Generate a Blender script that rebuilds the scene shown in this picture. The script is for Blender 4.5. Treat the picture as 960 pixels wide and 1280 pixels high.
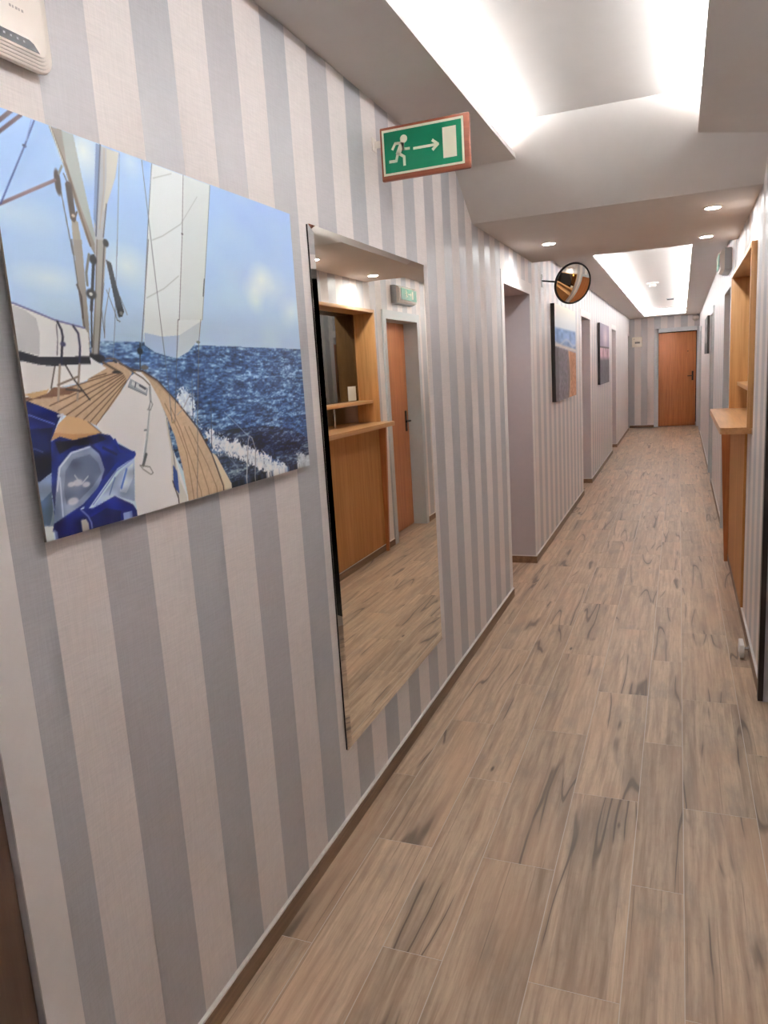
import bpy, bmesh, math, random
import numpy as np
from mathutils import Vector, Matrix

random.seed(7)
rng = np.random.default_rng(11)
scene = bpy.context.scene
COL = scene.collection
for o in list(bpy.data.objects):
    bpy.data.objects.remove(o)

# ------------------------------------------------------------------ camera
CAM_H = 1.5
YAW, PITCH, ROLL, FPX = -0.38450984, -0.18194722, -0.06293513, 923.32
_f = Vector((math.sin(YAW) * math.cos(PITCH), math.cos(YAW) * math.cos(PITCH), math.sin(PITCH)))
_r = Vector((math.cos(YAW), -math.sin(YAW), 0.0))
_u = _r.cross(_f)
_r2 = math.cos(ROLL) * _r + math.sin(ROLL) * _u
_u2 = -math.sin(ROLL) * _r + math.cos(ROLL) * _u
cam_data = bpy.data.cameras.new('camera')
cam_data.sensor_fit = 'HORIZONTAL'
cam_data.sensor_width = 36.0
cam_data.lens = 36.0 * FPX / 960.0
cam_data.clip_start = 0.02
cam_data.clip_end = 100
cam = bpy.data.objects.new('camera', cam_data)
m = Matrix((_r2, _u2, -_f)).transposed().to_4x4()
m.translation = (0, 0, CAM_H)
cam.matrix_world = m
COL.objects.link(cam)
scene.camera = cam

# ------------------------------------------------------------------ world, exposure
world = bpy.data.worlds.new('world')
scene.world = world
world.use_nodes = True
world.node_tree.nodes['Background'].inputs[0].default_value = (1.0, 0.96, 0.92, 1)
world.node_tree.nodes['Background'].inputs[1].default_value = 0.0
vs = scene.view_settings
vs.view_transform = 'Standard'
vs.look = 'None'
vs.gamma = 1.0
vs.use_curve_mapping = False
vs.exposure = 2.45
scene.cycles.use_denoising = True
scene.cycles.max_bounces = 12
scene.cycles.diffuse_bounces = 8
scene.cycles.sample_clamp_indirect = 8.0
NEAR_LED, FAR_LED, SPOT = 88.0, 125.0, 80.0     # emission of the cove strips and the downlights

# ------------------------------------------------------------------ materials
def s2l(c):
    out = []
    for v in c[:3]:
        v = v / 255.0
        out.append(v / 12.92 if v <= 0.04045 else ((v + 0.055) / 1.055) ** 2.4)
    return tuple(out) + (1.0,)

class NT:
    """small node-graph writer"""
    def __init__(self, name):
        self.m = bpy.data.materials.new(name)
        self.m.use_nodes = True
        self.t = self.m.node_tree
        self.b = self.t.nodes['Principled BSDF']
        self.out = self.t.nodes['Material Output']
    def n(self, kind, **kw):
        nd = self.t.nodes.new(kind)
        for k, v in kw.items():
            setattr(nd, k, v)
        return nd
    def put(self, sock, v):
        if v is None:
            return
        if hasattr(v, 'is_linked') or isinstance(v, bpy.types.NodeSocket):
            self.t.links.new(v, sock)
        else:
            sock.default_value = v
    def math(self, op, a, b=None, c=None, clamp=False):
        nd = self.n('ShaderNodeMath', operation=op, use_clamp=clamp)
        self.put(nd.inputs[0], a); self.put(nd.inputs[1], b)
        if c is not None:
            self.put(nd.inputs[2], c)
        return nd.outputs[0]
    def mix(self, fac, a, b, blend='MIX'):
        nd = self.n('ShaderNodeMix', data_type='RGBA', blend_type=blend)
        self.put(nd.inputs[0], fac); self.put(nd.inputs[6], a); self.put(nd.inputs[7], b)
        return nd.outputs[2]
    def smooth(self, v, lo, hi):
        nd = self.n('ShaderNodeMapRange', interpolation_type='SMOOTHSTEP')
        self.put(nd.inputs[0], v); nd.inputs[1].default_value = lo; nd.inputs[2].default_value = hi
        return nd.outputs[0]
    def rng(self, v, a, b, c, d):
        nd = self.n('ShaderNodeMapRange')
        self.put(nd.inputs[0], v)
        for i, x in enumerate((a, b, c, d)):
            nd.inputs[1 + i].default_value = x
        return nd.outputs[0]
    def noise(self, vec, scale=1.0, detail=2.0, rough=0.5, dist=0.0):
        nd = self.n('ShaderNodeTexNoise')
        self.put(nd.inputs['Vector'], vec)
        nd.inputs['Scale'].default_value = scale; nd.inputs['Detail'].default_value = detail
        nd.inputs['Roughness'].default_value = rough; nd.inputs['Distortion'].default_value = dist
        return nd.outputs[0]
    def vmul(self, vec, s):
        nd = self.n('ShaderNodeVectorMath', operation='MULTIPLY')
        self.put(nd.inputs[0], vec); nd.inputs[1].default_value = s
        return nd.outputs[0]
    def vadd(self, a, b):
        nd = self.n('ShaderNodeVectorMath', operation='ADD')
        self.put(nd.inputs[0], a); self.put(nd.inputs[1], b)
        return nd.outputs[0]
    def sep(self, v):
        nd = self.n('ShaderNodeSeparateXYZ'); self.put(nd.inputs[0], v)
        return nd.outputs
    def comb(self, x, y, z):
        nd = self.n('ShaderNodeCombineXYZ')
        for i, v in enumerate((x, y, z)):
            self.put(nd.inputs[i], v)
        return nd.outputs[0]
    def bump(self, h, strength=0.2, dist=0.002):
        nd = self.n('ShaderNodeBump')
        nd.inputs['Strength'].default_value = strength; nd.inputs['Distance'].default_value = dist
        self.put(nd.inputs['Height'], h)
        self.put(self.b.inputs['Normal'], nd.outputs[0])
    def set(self, **kw):
        names = dict(color='Base Color', rough='Roughness', metal='Metallic', spec='Specular IOR Level',
                     ecol='Emission Color', estr='Emission Strength', coat='Coat Weight', coatr='Coat Roughness')
        for k, v in kw.items():
            self.put(self.b.inputs[names[k]], v)
        return self.m

MAT = {}
def plain(name, rgb, rough=0.6, metal=0.0, spec=0.4, grain=0.03, scale=40):
    k = NT(name)
    tc = k.n('ShaderNodeTexCoord').outputs['Object']
    f = k.rng(k.noise(tc, scale, 3), 0.3, 0.7, 1 - grain, 1 + grain)
    c = k.mix(1.0, s2l(rgb), k.comb(f, f, f), 'MULTIPLY')
    MAT[name] = k.set(color=c, rough=rough, metal=metal, spec=spec)
    return MAT[name]

def glow(name, rgb, strength):
    k = NT(name)
    MAT[name] = k.set(color=(0.8, 0.8, 0.8, 1), ecol=tuple(rgb) + (1.0,), estr=strength)
    return MAT[name]

def wallpaper(name, axis, phase, period=0.2644):
    k = NT(name)
    pos = k.n('ShaderNodeNewGeometry').outputs['Position']
    x, y, z = k.sep(pos)
    a = y if axis == 'Y' else x
    wob = k.math('MULTIPLY', k.math('SUBTRACT', k.noise(pos, 3.0, 2), 0.5), 0.003)
    t = k.math('DIVIDE', k.math('SUBTRACT', k.math('ADD', a, wob), phase), period)
    fr = k.math('FRACT', t)
    tri = k.math('ABSOLUTE', k.math('SUBTRACT', fr, 0.5))       # 0 mid stripe change .25
    # dark stripe where fract < .5
    d = k.math('SUBTRACT', 0.25, k.math('ABSOLUTE', k.math('SUBTRACT', fr, 0.25)))
    dark = k.smooth(d, -0.006, 0.006)
    # alternate dark stripes are a little bluer
    par = k.math('GREATER_THAN', k.math('FRACT', k.math('MULTIPLY', k.math('FLOOR', t), 0.5)), 0.25)
    dk = k.mix(par, (0.465, 0.445, 0.46, 1), (0.455, 0.45, 0.47, 1))
    lt = (0.735, 0.68, 0.66, 1)
    c = k.mix(dark, lt, dk)
    # woven threads
    vert = k.noise(k.vmul(pos, (420, 420, 18) if axis == 'Y' else (420, 420, 18)), 1.0, 2)
    horz = k.noise(k.vmul(pos, (25, 25, 420)), 1.0, 2)
    w = k.rng(k.math('ADD', vert, horz), 0.7, 1.3, 0.93, 1.07)
    c = k.mix(1.0, c, k.comb(w, w, w), 'MULTIPLY')
    cl = k.rng(k.noise(pos, 1.6, 3), 0.3, 0.7, 0.975, 1.025)
    c = k.mix(1.0, c, k.comb(cl, cl, cl), 'MULTIPLY')
    r = k.rng(dark, 0, 1, 0.6, 0.42)
    k.bump(k.math('ADD', vert, horz), 0.12, 0.0008)
    MAT[name] = k.set(color=c, rough=r, spec=k.rng(dark, 0, 1, 0.35, 0.6))
    return MAT[name]

def wood(name, c1, c2, rough=0.4, axis=2, scale=1.0, spec=0.4):
    k = NT(name)
    tc = k.n('ShaderNodeTexCoord').outputs['Object']
    s = [34 * scale] * 3; s[axis] = 1.6 * scale
    g = k.noise(k.vmul(tc, tuple(s)), 1.0, 5, 0.55, 0.4)
    s2 = [160 * scale] * 3; s2[axis] = 5 * scale
    g2 = k.noise(k.vmul(tc, tuple(s2)), 1.0, 3)
    s3 = [3.0] * 3; s3[axis] = 0.5
    g3 = k.noise(k.vmul(tc, tuple(s3)), 1.0, 2)
    f = k.math('ADD', k.math('MULTIPLY', g, 0.6), k.math('ADD', k.math('MULTIPLY', g2, 0.2), k.math('MULTIPLY', g3, 0.2)))
    c = k.mix(k.smooth(f, 0.34, 0.66), s2l(c1), s2l(c2))
    k.bump(g2, 0.05, 0.0006)
    MAT[name] = k.set(color=c, rough=rough, spec=spec)
    return MAT[name]

def plank_material(name, bright=1.0, axis='Y'):
    """printed wood-look tile: strips, grain, cracks, knots"""
    k = NT(name)
    tc = k.n('ShaderNodeTexCoord').outputs['Object']
    rnd = k.n('ShaderNodeObjectInfo').outputs['Random']
    off = k.comb(k.math('MULTIPLY', rnd, 41.0), k.math('MULTIPLY', rnd, 173.0), k.math('MULTIPLY', rnd, 7.0))
    p = k.vadd(tc, off)
    x, y, z = k.sep(p)
    warp = k.math('MULTIPLY', k.math('SUBTRACT', k.noise(k.vmul(p, (4, 1.3, 0)), 1.0, 3, 0.5), 0.5), 0.045)
    xw = k.math('ADD', x, warp)
    pw = k.comb(xw, y, z)
    # boards printed inside a tile
    cellf = k.math('DIVIDE', k.math('ADD', x, k.math('MULTIPLY', warp, 0.15)), 0.074)
    cell = k.math('FLOOR', cellf)
    wn = k.n('ShaderNodeTexWhiteNoise', noise_dimensions='2D')
    k.put(wn.inputs['Vector'], k.comb(cell, k.math('MULTIPLY', rnd, 19.0), 0.0))
    board = wn.outputs['Value']
    grain = k.noise(k.vmul(pw, (46, 2.4, 0)), 1.0, 6, 0.62)
    fine = k.noise(k.vmul(pw, (240, 14, 0)), 1.0, 3)
    patch = k.noise(k.vmul(pw, (9, 3.0, 0)), 1.0, 5, 0.65)
    mott = k.noise(k.vmul(p, (30, 22, 0)), 1.0, 4, 0.6)
    c = k.mix(k.smooth(grain, 0.28, 0.70), s2l((164, 138, 115)), s2l((209, 184, 158)))
    c = k.mix(k.math('MULTIPLY', k.smooth(fine, 0.45, 0.75), 0.28), c, s2l((156, 130, 108)))
    c = k.mix(k.math('MULTIPLY', k.smooth(patch, 0.50, 0.72), 0.55), c, s2l((148, 135, 122)))
    c = k.mix(k.math('MULTIPLY', k.smooth(mott, 0.5, 0.75), 0.22), c, s2l((150, 128, 108)))
    warm = k.noise(k.vmul(p, (5, 1.4, 0)), 1.0, 2)
    c = k.mix(k.math('MULTIPLY', k.smooth(warm, 0.48, 0.7), 0.45), c, s2l((204, 168, 138)))
    v = k.math('MULTIPLY', k.rng(board, 0, 1, 0.83, 1.1), k.rng(rnd, 0, 1, 0.91, 1.03))
    v = k.math('MULTIPLY', v, bright)
    c = k.mix(1.0, c, k.comb(v, v, v), 'MULTIPLY')
    # seams between the printed boards, broken up
    fcell = k.math('FRACT', cellf)
    seam = k.math('SUBTRACT', 1.0, k.smooth(fcell, 0.0, 0.045))
    smask = k.smooth(k.noise(k.vmul(p, (8, 2.2, 0)), 1.0, 2), 0.48, 0.6)
    c = k.mix(k.math('MULTIPLY', k.math('MULTIPLY', seam, smask), 0.6), c, s2l((96, 80, 70)))
    # long cracks: contour lines of a stretched field
    fld = k.noise(k.vmul(pw, (9.0, 0.6, 0)), 1.0, 1.2, 0.5)
    dist = k.math('ABSOLUTE', k.math('SUBTRACT', fld, 0.5))
    line = k.math('SUBTRACT', 1.0, k.smooth(dist, 0.003, 0.012))
    msk = k.smooth(k.noise(k.vmul(p, (6, 1.5, 0)), 1.0, 2), 0.50, 0.58)
    crack = k.math('MULTIPLY', line, msk)
    halo = k.math('MULTIPLY', k.math('SUBTRACT', 1.0, k.smooth(dist, 0.0, 0.06)), msk)
    c = k.mix(k.math('MULTIPLY', halo, 0.42), c, s2l((128, 112, 98)))
    c = k.mix(k.math('MULTIPLY', crack, 0.68), c, s2l((80, 67, 60)))
    # knots and nicks
    vo = k.n('ShaderNodeTexVoronoi', feature='F1')
    k.put(vo.inputs['Vector'], k.vmul(pw, (8.5, 2.4, 0))); vo.inputs['Scale'].default_value = 1.0
    pick = k.math('GREATER_THAN', k.sep(vo.outputs['Color'])[0], 0.55)
    kn = k.math('MULTIPLY', k.math('SUBTRACT', 1.0, k.smooth(vo.outputs['Distance'], 0.02, 0.075)), pick)
    c = k.mix(k.math('MULTIPLY', kn, 0.8), c, s2l((62, 50, 44)))
    k.bump(k.math('SUBTRACT', grain, crack), 0.08, 0.001)
    MAT[name] = k.set(color=c, rough=k.rng(grain, 0.3, 0.7, 0.36, 0.48), spec=0.45)
    return MAT[name]

wallpaper('wallpaper_y', 'Y', 1.073)
wallpaper('wallpaper_x', 'X', -0.776, 0.2705)
plank_material('tile_floor', 1.0)
wood('tile_skirting_shaded', (112, 84, 62), (146, 114, 86), 0.45, 1)  # same tile as the floor; shade of the upright face put into darker brown
plain('grout', (206, 196, 184), 0.85)
plain('reveal_paint', (194, 188, 193), 0.7, grain=0.015)
plain('white_paint', (226, 221, 219), 0.55, grain=0.015)
plain('ceiling_paint', (208, 203, 199), 0.85, spec=0.2, grain=0.012, scale=12)
plain('caulk', (226, 224, 222), 0.5)
plain('frame_pale', (208, 212, 216), 0.45, 0.0, 0.5, 0.02)
plain('steel_grey', (186, 191, 194), 0.42, 0.0, 0.5, 0.02)
plain('chrome', (205, 205, 205), 0.18, 1.0)
plain('dark_metal', (46, 43, 42), 0.38, 0.6)
plain('black_gloss', (10, 9, 9), 0.16, 0.0, 0.5)
plain('black_rubber', (20, 20, 21), 0.45)
plain('unlit_black', (14, 12, 11), 0.9, spec=0.05)  # near-black wall colour stands in for the darkness of unlit rooms
plain('bronze_edge', (70, 60, 57), 0.4, 0.4)
plain('white_plastic', (230, 222, 214), 0.35, grain=0.01)
plain('router_white', (232, 222, 212), 0.3, grain=0.01)
plain('router_groove', (168, 158, 150), 0.4, grain=0.01)
plain('router_band', (44, 44, 50), 0.25)
plain('icon_grey', (150, 150, 156), 0.4)
plain('exit_green', (0, 122, 86), 0.4, grain=0.02)
plain('exit_cream', (232, 226, 204), 0.5, grain=0.01)
plain('paper', (214, 212, 200), 0.7)
plain('acrylic_side', (112, 100, 90), 0.3)
plain('canvas_side', (44, 38, 36), 0.6)
plain('box_cream', (226, 218, 204), 0.45)
plain('print_dark', (60, 56, 56), 0.6)
wood('beech_door', (166, 100, 58), (194, 124, 76), 0.38, 2)
wood('dark_door', (92, 70, 58), (110, 86, 72), 0.4, 2)
wood('honey_wood', (176, 126, 76), (206, 156, 102), 0.35, 2)
wood('honey_wood_y', (180, 130, 84), (208, 160, 110), 0.3, 1)
wood('honey_wood_dark', (166, 114, 64), (188, 134, 80), 0.62, 2, 1.0, 0.2)
wood('mahogany', (128, 66, 44), (160, 90, 62), 0.35, 0)
glow('led_white', (0.96, 1.0, 1.03), NEAR_LED)
glow('led_far', (0.965, 1.0, 1.025), FAR_LED)
glow('spot_white', (1.0, 1.0, 0.98), SPOT)
glow('lamp_amber', (1.0, 0.55, 0.12), 2.0)

k = NT('mirror_silver'); MAT['mirror_silver'] = k.set(color=(0.93, 0.905, 0.83, 1), metal=1.0, rough=k.rng(k.noise(k.n('ShaderNodeTexCoord').outputs['Object'], 6, 2), 0, 1, 0.0, 0.012))
k = NT('bevel_silver'); MAT['bevel_silver'] = k.set(color=(0.86, 0.83, 0.78, 1), metal=1.0, rough=k.rng(k.noise(k.n('ShaderNodeTexCoord').outputs['Object'], 6, 2), 0, 1, 0.0, 0.03))
# window glass of the reception hatch
k = NT('dark_glass')
g = k.n('ShaderNodeBsdfGlossy'); g.inputs['Roughness'].default_value = 0.01; g.inputs['Color'].default_value = (0.9, 0.92, 0.92, 1)
tr = k.n('ShaderNodeBsdfTransparent'); tr.inputs['Color'].default_value = (0.62, 0.62, 0.6, 1)
fr = k.n('ShaderNodeFresnel'); fr.inputs['IOR'].default_value = 2.0
mx = k.n('ShaderNodeMixShader')
k.put(mx.inputs[0], fr.outputs[0]); k.put(mx.inputs[1], tr.outputs[0]); k.put(mx.inputs[2], g.outputs[0])
k.t.links.new(mx.outputs[0], k.out.inputs['Surface'])
MAT['dark_glass'] = k.m
# printed pictures carry their colours on the mesh
def print_material(name, rough, coat):
    k = NT(name)
    at = k.n('ShaderNodeAttribute', attribute_name='print')
    MAT[name] = k.set(color=at.outputs['Color'], rough=rough, spec=0.5, coat=coat, coatr=0.03)
print_material('print_acrylic', 0.4, 0.22)
print_material('print_canvas', 0.7, 0.0)

# ------------------------------------------------------------------ mesh helpers
def link(name, me, mat=None, parent=None):
    if mat is not None:
        for mm in (mat if isinstance(mat, (list, tuple)) else [mat]):
            me.materials.append(MAT[mm])
    o = bpy.data.objects.new(name, me)
    COL.objects.link(o)
    if parent is not None:
        o.parent = parent
    return o

def tag(o, label, cat=None, group=None, kind=None):
    o['label'] = label
    if cat: o['category'] = cat
    if group: o['group'] = group
    if kind: o['kind'] = kind
    return o

def empty(name, loc=(0, 0, 0), rz=0.0):
    o = bpy.data.objects.new(name, None)
    o.empty_display_size = 0.1
    COL.objects.link(o)
    o.location = loc
    o.rotation_euler = (0, 0, rz)
    return o

BOXF = [(0, 3, 2, 1), (4, 5, 6, 7), (0, 1, 5, 4), (1, 2, 6, 5), (2, 3, 7, 6), (3, 0, 4, 7)]
class MB:
    def __init__(self):
        self.v, self.f = [], []
    def add(self, vs, fs):
        b = len(self.v)
        self.v += [tuple(q) for q in vs]
        self.f += [tuple(i + b for i in f) for f in fs]
        return self
    def box(self, x0, x1, y0, y1, z0, z1):
        return self.add([(x0, y0, z0), (x1, y0, z0), (x1, y1, z0), (x0, y1, z0),
                         (x0, y0, z1), (x1, y0, z1), (x1, y1, z1), (x0, y1, z1)], BOXF)
    def prism(self, pts, axis, a, b):
        """extrude a 2-D outline along an axis; pts are in the other two axes in x,y,z order"""
        n = len(pts)
        def mk(p, t):
            q = list(p); q.insert(axis, t); return tuple(q)
        vs = [mk(p, a) for p in pts] + [mk(p, b) for p in pts]
        fs = [tuple(range(n)), tuple(range(2 * n - 1, n - 1, -1))]
        fs += [(i, i + n, (i + 1) % n + n, (i + 1) % n) for i in range(n)]
        return self.add(vs, fs)
    def tube(self, p0, p1, r0, r1=None, n=14, cap=True):
        r1 = r0 if r1 is None else r1
        p0, p1 = Vector(p0), Vector(p1)
        d = (p1 - p0).normalized()
        a = d.orthogonal().normalized(); b = d.cross(a)
        vs = []
        for p, r in ((p0, r0), (p1, r1)):
            vs += [tuple(p + r * (math.cos(t) * a + math.sin(t) * b)) for t in [2 * math.pi * i / n for i in range(n)]]
        fs = [(i, (i + 1) % n, (i + 1) % n + n, i + n) for i in range(n)]
        if cap:
            fs += [tuple(range(n - 1, -1, -1)), tuple(range(n, 2 * n))]
        return self.add(vs, fs)
    def lathe(self, prof, n=32, mat=None):
        """profile [(r, h)] round local z; mat = Matrix to place it"""
        vs, fs = [], []
        for r, h in prof:
            for i in range(n):
                t = 2 * math.pi * i / n
                vs.append(Vector((r * math.cos(t), r * math.sin(t), h)))
        for j in range(len(prof) - 1):
            for i in range(n):
                fs.append((j * n + i, j * n + (i + 1) % n, (j + 1) * n + (i + 1) % n, (j + 1) * n + i))
        if prof[0][0] > 1e-6: fs.append(tuple(range(n - 1, -1, -1)))
        if prof[-1][0] > 1e-6: fs.append(tuple((len(prof) - 1) * n + i for i in range(n)))
        if mat is not None:
            vs = [mat @ q for q in vs]
        return self.add(vs, fs)
    def mesh(self, name, smooth=False, bevel=0.0, seg=2):
        me = bpy.data.meshes.new(name)
        me.from_pydata(self.v, [], self.f)
        bm = bmesh.new(); bm.from_mesh(me)
        bmesh.ops.remove_doubles(bm, verts=bm.verts, dist=1e-6)
        bmesh.ops.recalc_face_normals(bm, faces=bm.faces)
        if bevel > 0:
            bmesh.ops.bevel(bm, geom=list(bm.edges), offset=bevel, segments=seg, affect='EDGES', profile=0.5)
        bm.to_mesh(me); bm.free()
        if smooth:
            for p in me.polygons: p.use_smooth = True
            me.set_sharp_from_angle(angle=math.radians(40))
        return me
    def build(self, name, mat=None, parent=None, smooth=False, bevel=0.0, seg=2):
        return link(name, self.mesh(name, smooth, bevel, seg), mat, parent)

def box(name, b, mat, parent=None, bevel=0.0):
    return MB().box(*b).build(name, mat, parent, bevel=bevel, smooth=bevel > 0)

def struct(o, label):
    o['kind'] = 'structure'; o['label'] = label
    return o

def by_normal(o, axis):
    """slot 0 where the face looks along the axis, slot 1 elsewhere"""
    for p in o.data.polygons:
        p.material_index = 0 if abs(p.normal[axis]) > 0.6 else 1

# ================================================================== THE SETTING
XL = -1.016                     # left wall surface
YB, YF = -2.5, 17.6             # back and far wall surfaces
RT = 0.0042                     # the right wall runs a touch out of parallel
def RX(y): return 0.352 + RT * (y - 3.5)
def rplace(o):
    o.location = (0.352, 3.5, 0); o.rotation_euler = (0, 0, -RT)
    return o
def rmb(): return MB()
def rb(mb, u0, u1, y0, y1, z0, z1): return mb.box(u0, u1, y0 - 3.5, y1 - 3.5, z0, z1)
def rbox(name, b, mat, parent=None, bevel=0.0):
    o = rb(MB(), *b).build(name, mat, parent, bevel=bevel, smooth=bevel > 0)
    if parent is None: rplace(o)
    return o
HEAD = 2.018
LOPEN = [(-0.15, 0.79), (4.715, 5.59), (8.72, 9.6), (12.8, 13.7), (17.03, 17.6)]
LSEG = [(YB, -0.15), (0.79, 4.715), (5.59, 8.72), (9.6, 12.8), (13.7, 17.03)]
ROPEN = [(2.35, 3.385, 2.06), (6.13, 6.99, 2.0), (9.58, 10.42, 2.0), (15.82, 16.66, 2.0)]

# ---- floor of wood-look tiles
floor = struct(MB().box(-1.36, 1.95, YB - 0.1, 18.9, -0.05, -0.0006).build('floor', 'grout'), 'corridor floor of wood-look plank tiles with pale grout lines')
ROWS = [-1.35, -1.13, -0.911, -0.722, -0.556, -0.334, -0.115, 0.028, 0.252, 0.474, 0.69]
TL = 0.8755
G = 0.0012
for i in range(len(ROWS) - 1):
    x0, x1 = ROWS[i], ROWS[i + 1]
    w = x1 - x0
    me = MB().box(-w / 2 + G, w / 2 - G, -TL / 2 + G, TL / 2 - G, -0.008, 0.0).mesh('plank')
    me.materials.append(MAT['tile_floor'])
    start = 1.581 if i % 2 == 1 else 2.017          # rows alternate by half a tile
    if i in (1,): start = 1.535
    n0 = math.ceil((start - (YB - 0.1)) / TL)
    for j in range(-n0, 30):
        y0 = start + j * TL
        y1 = y0 + TL
        if y0 > YF + 0.2: break
        if i == 0 and not any(a - 0.02 < y1 and b + 0.02 > y0 for a, b in LOPEN): continue
        if i == len(ROWS) - 2 and not any(a < y1 and b > y0 for a, b, h in ROPEN): continue
        o = bpy.data.objects.new('plank', me)
        COL.objects.link(o)
        o.parent = floor
        o.location = ((x0 + x1) / 2, (y0 + y1) / 2, 0)

# ---- left wall with its door recesses
mb = MB()
for a, b in LSEG: mb.box(XL - 0.3, XL, a, b, 0, 2.64)
for a, b in LOPEN: mb.box(XL - 0.3, XL, a, b, HEAD, 2.64)
wl = mb.build('wall_left', ['wallpaper_y', 'reveal_paint']); by_normal(wl, 0)
struct(wl, 'long left wall papered in grey and off-white vertical stripes with door recesses')
BW = 0.078
for a, b in LOPEN:
    mb = MB()
    zt = HEAD + BW
    if a > 0: mb.box(XL - 0.001, XL + 0.003, a - BW, a, 0.062, zt)
    if b < 17: mb.box(XL - 0.001, XL + 0.003, b, b + BW, 0.062, zt)
    mb.box(XL - 0.001, XL + 0.003, a, min(b, 17.59), HEAD, zt)
    mb.build('opening_trim', 'white_paint', wl)

# ---- right wall (slightly skewed), with hatch hole and doors
mb = MB()
edges = [YB, 2.35, 3.385, 4.22, 5.85, 6.13, 6.99, 9.58, 10.42, 15.82, 16.66, 17.6]
solid = [(YB, 2.35), (3.385, 4.22), (5.85, 6.13), (6.99, 9.58), (10.42, 15.82), (16.66, 17.6)]
for a, b in solid: rb(mb, 0, 0.3, a, b, 0, 2.64)
for a, b, h in ROPEN: rb(mb, 0, 0.3, a, b, h, 2.64)
rb(mb, 0, 0.3, 4.22, 5.85, 0, 1.085); rb(mb, 0, 0.3, 4.22, 5.85, 2.04, 2.64)
wr = rplace(mb.build('wall_right', ['wallpaper_y', 'reveal_paint'])); by_normal(wr, 0)
struct(wr, 'right wall papered in grey and off-white stripes with a reception hatch')
mb = MB(); rb(mb, -0.003, 0.001, 3.385, 3.385 + 0.07, 0.062, 2.06 + 0.07); rb(mb, -0.003, 0.001, 2.35, 3.385, 2.06, 2.13)
mb.build('opening_trim', 'white_paint', wr)

# ---- far wall with doorway, back wall
mb = MB()
mb.box(-1.36, -0.44, YF, YF + 0.2, 0, 2.64).box(0.375, 0.8, YF, YF + 0.2, 0, 2.64).box(-0.44, 0.375, YF, YF + 0.2, 2.075, 2.64)
wf = mb.build('wall_far', ['wallpaper_x', 'reveal_paint']); by_normal(wf, 1)
struct(wf, 'striped end wall of the corridor around the far door')
wb = MB().box(-1.36, 0.8, YB - 0.1, YB, 0, 2.64).build('wall_back', 'wallpaper_x')
struct(wb, 'striped wall closing the corridor behind the viewer')

# ---- rooms behind the openings
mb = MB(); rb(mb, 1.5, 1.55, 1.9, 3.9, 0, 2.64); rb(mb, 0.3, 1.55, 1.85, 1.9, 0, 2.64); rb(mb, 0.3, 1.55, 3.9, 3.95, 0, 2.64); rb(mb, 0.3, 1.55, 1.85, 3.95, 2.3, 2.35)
struct(rplace(mb.build('wall_side_room', 'unlit_black')), 'walls coloured near-black for the darkness of the unlit room beyond the near right doorway')
mb = MB(); rb(mb, 1.5, 1.55, 4.0, 6.05, 0, 2.64); rb(mb, 0.3, 1.5, 4.0, 4.04, 0, 2.64); rb(mb, 0.3, 1.5, 6.01, 6.05, 0, 2.64); rb(mb, 0.3, 1.5, 4.0, 6.05, 2.4, 2.45)
struct(rplace(mb.build('wall_reception', 'reveal_paint')), 'plain walls of the dim reception room behind the hatch')
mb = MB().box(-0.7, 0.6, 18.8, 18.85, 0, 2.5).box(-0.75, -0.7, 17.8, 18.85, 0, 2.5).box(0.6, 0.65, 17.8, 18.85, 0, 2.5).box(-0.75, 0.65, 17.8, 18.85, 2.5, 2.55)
struct(mb.build('wall_end_room', 'unlit_black'), 'walls coloured near-black for the darkness of the room beyond the far door')

# ---- ceiling: near cove, dropped beam with downlights, far cove
ceil = empty('ceiling'); struct(ceil, 'white stepped plaster ceiling with lit coves and a dropped beam')
def fy(z): return 4.0 - 1.5 * (z - 2.255)           # sloping front of the beam
MB().prism([(YB, 2.458), (fy(2.458), 2.458), (fy(2.48), 2.48), (YB, 2.48)], 0, XL, -0.717).build('cove_ledge', 'ceiling_paint', ceil)
zr0, zr1, t = 2.447, 2.412, 0.022
MB().add([(0.067, YB, zr0), (0.36, YB, zr1), (0.36, fy(zr1), zr1), (0.067, fy(zr0), zr0),
          (0.067, YB, zr0 + t), (0.36, YB, zr0 + t), (0.36, fy(zr0 + t), zr0 + t), (0.067, fy(zr0 + t), zr0 + t)], BOXF).build('cove_ledge', 'ceiling_paint', ceil)
MB().box(XL, 0.36, YB, 3.54, 2.572, 2.60).build('cove_top', 'ceiling_paint', ceil)
MB().prism([(4.0, 2.255), (5.75, 2.255), (5.75, 2.64), (fy(2.64), 2.64)], 0, XL, 0.365).build('beam', 'ceiling_paint', ceil)
zf, zft, tf = 2.385, 2.505, 0.02
MB().box(XL, -0.685, 5.75, 17.02, zf, zf + tf).build('cove_ledge', 'ceiling_paint', ceil)
MB().add([(0.088, 5.75, zf), (0.46, 5.75, zf), (0.46, 17.02, zf), (0.125, 17.02, zf),
          (0.088, 5.75, zf + tf), (0.46, 5.75, zf + tf), (0.46, 17.02, zf + tf), (0.125, 17.02, zf + tf)], BOXF).build('cove_ledge', 'ceiling_paint', ceil)
MB().box(XL, 0.46, 17.02, YF, zf, zf + tf).build('cove_ledge', 'ceiling_paint', ceil)
MB().box(-0.685, 0.088, 5.75, 6.0, zf, zf + tf).build('cove_ledge', 'ceiling_paint', ceil)
MB().box(XL, 0.46, 5.75, YF, zft, zft + 0.03).build('cove_top', 'ceiling_paint', ceil)

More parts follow.
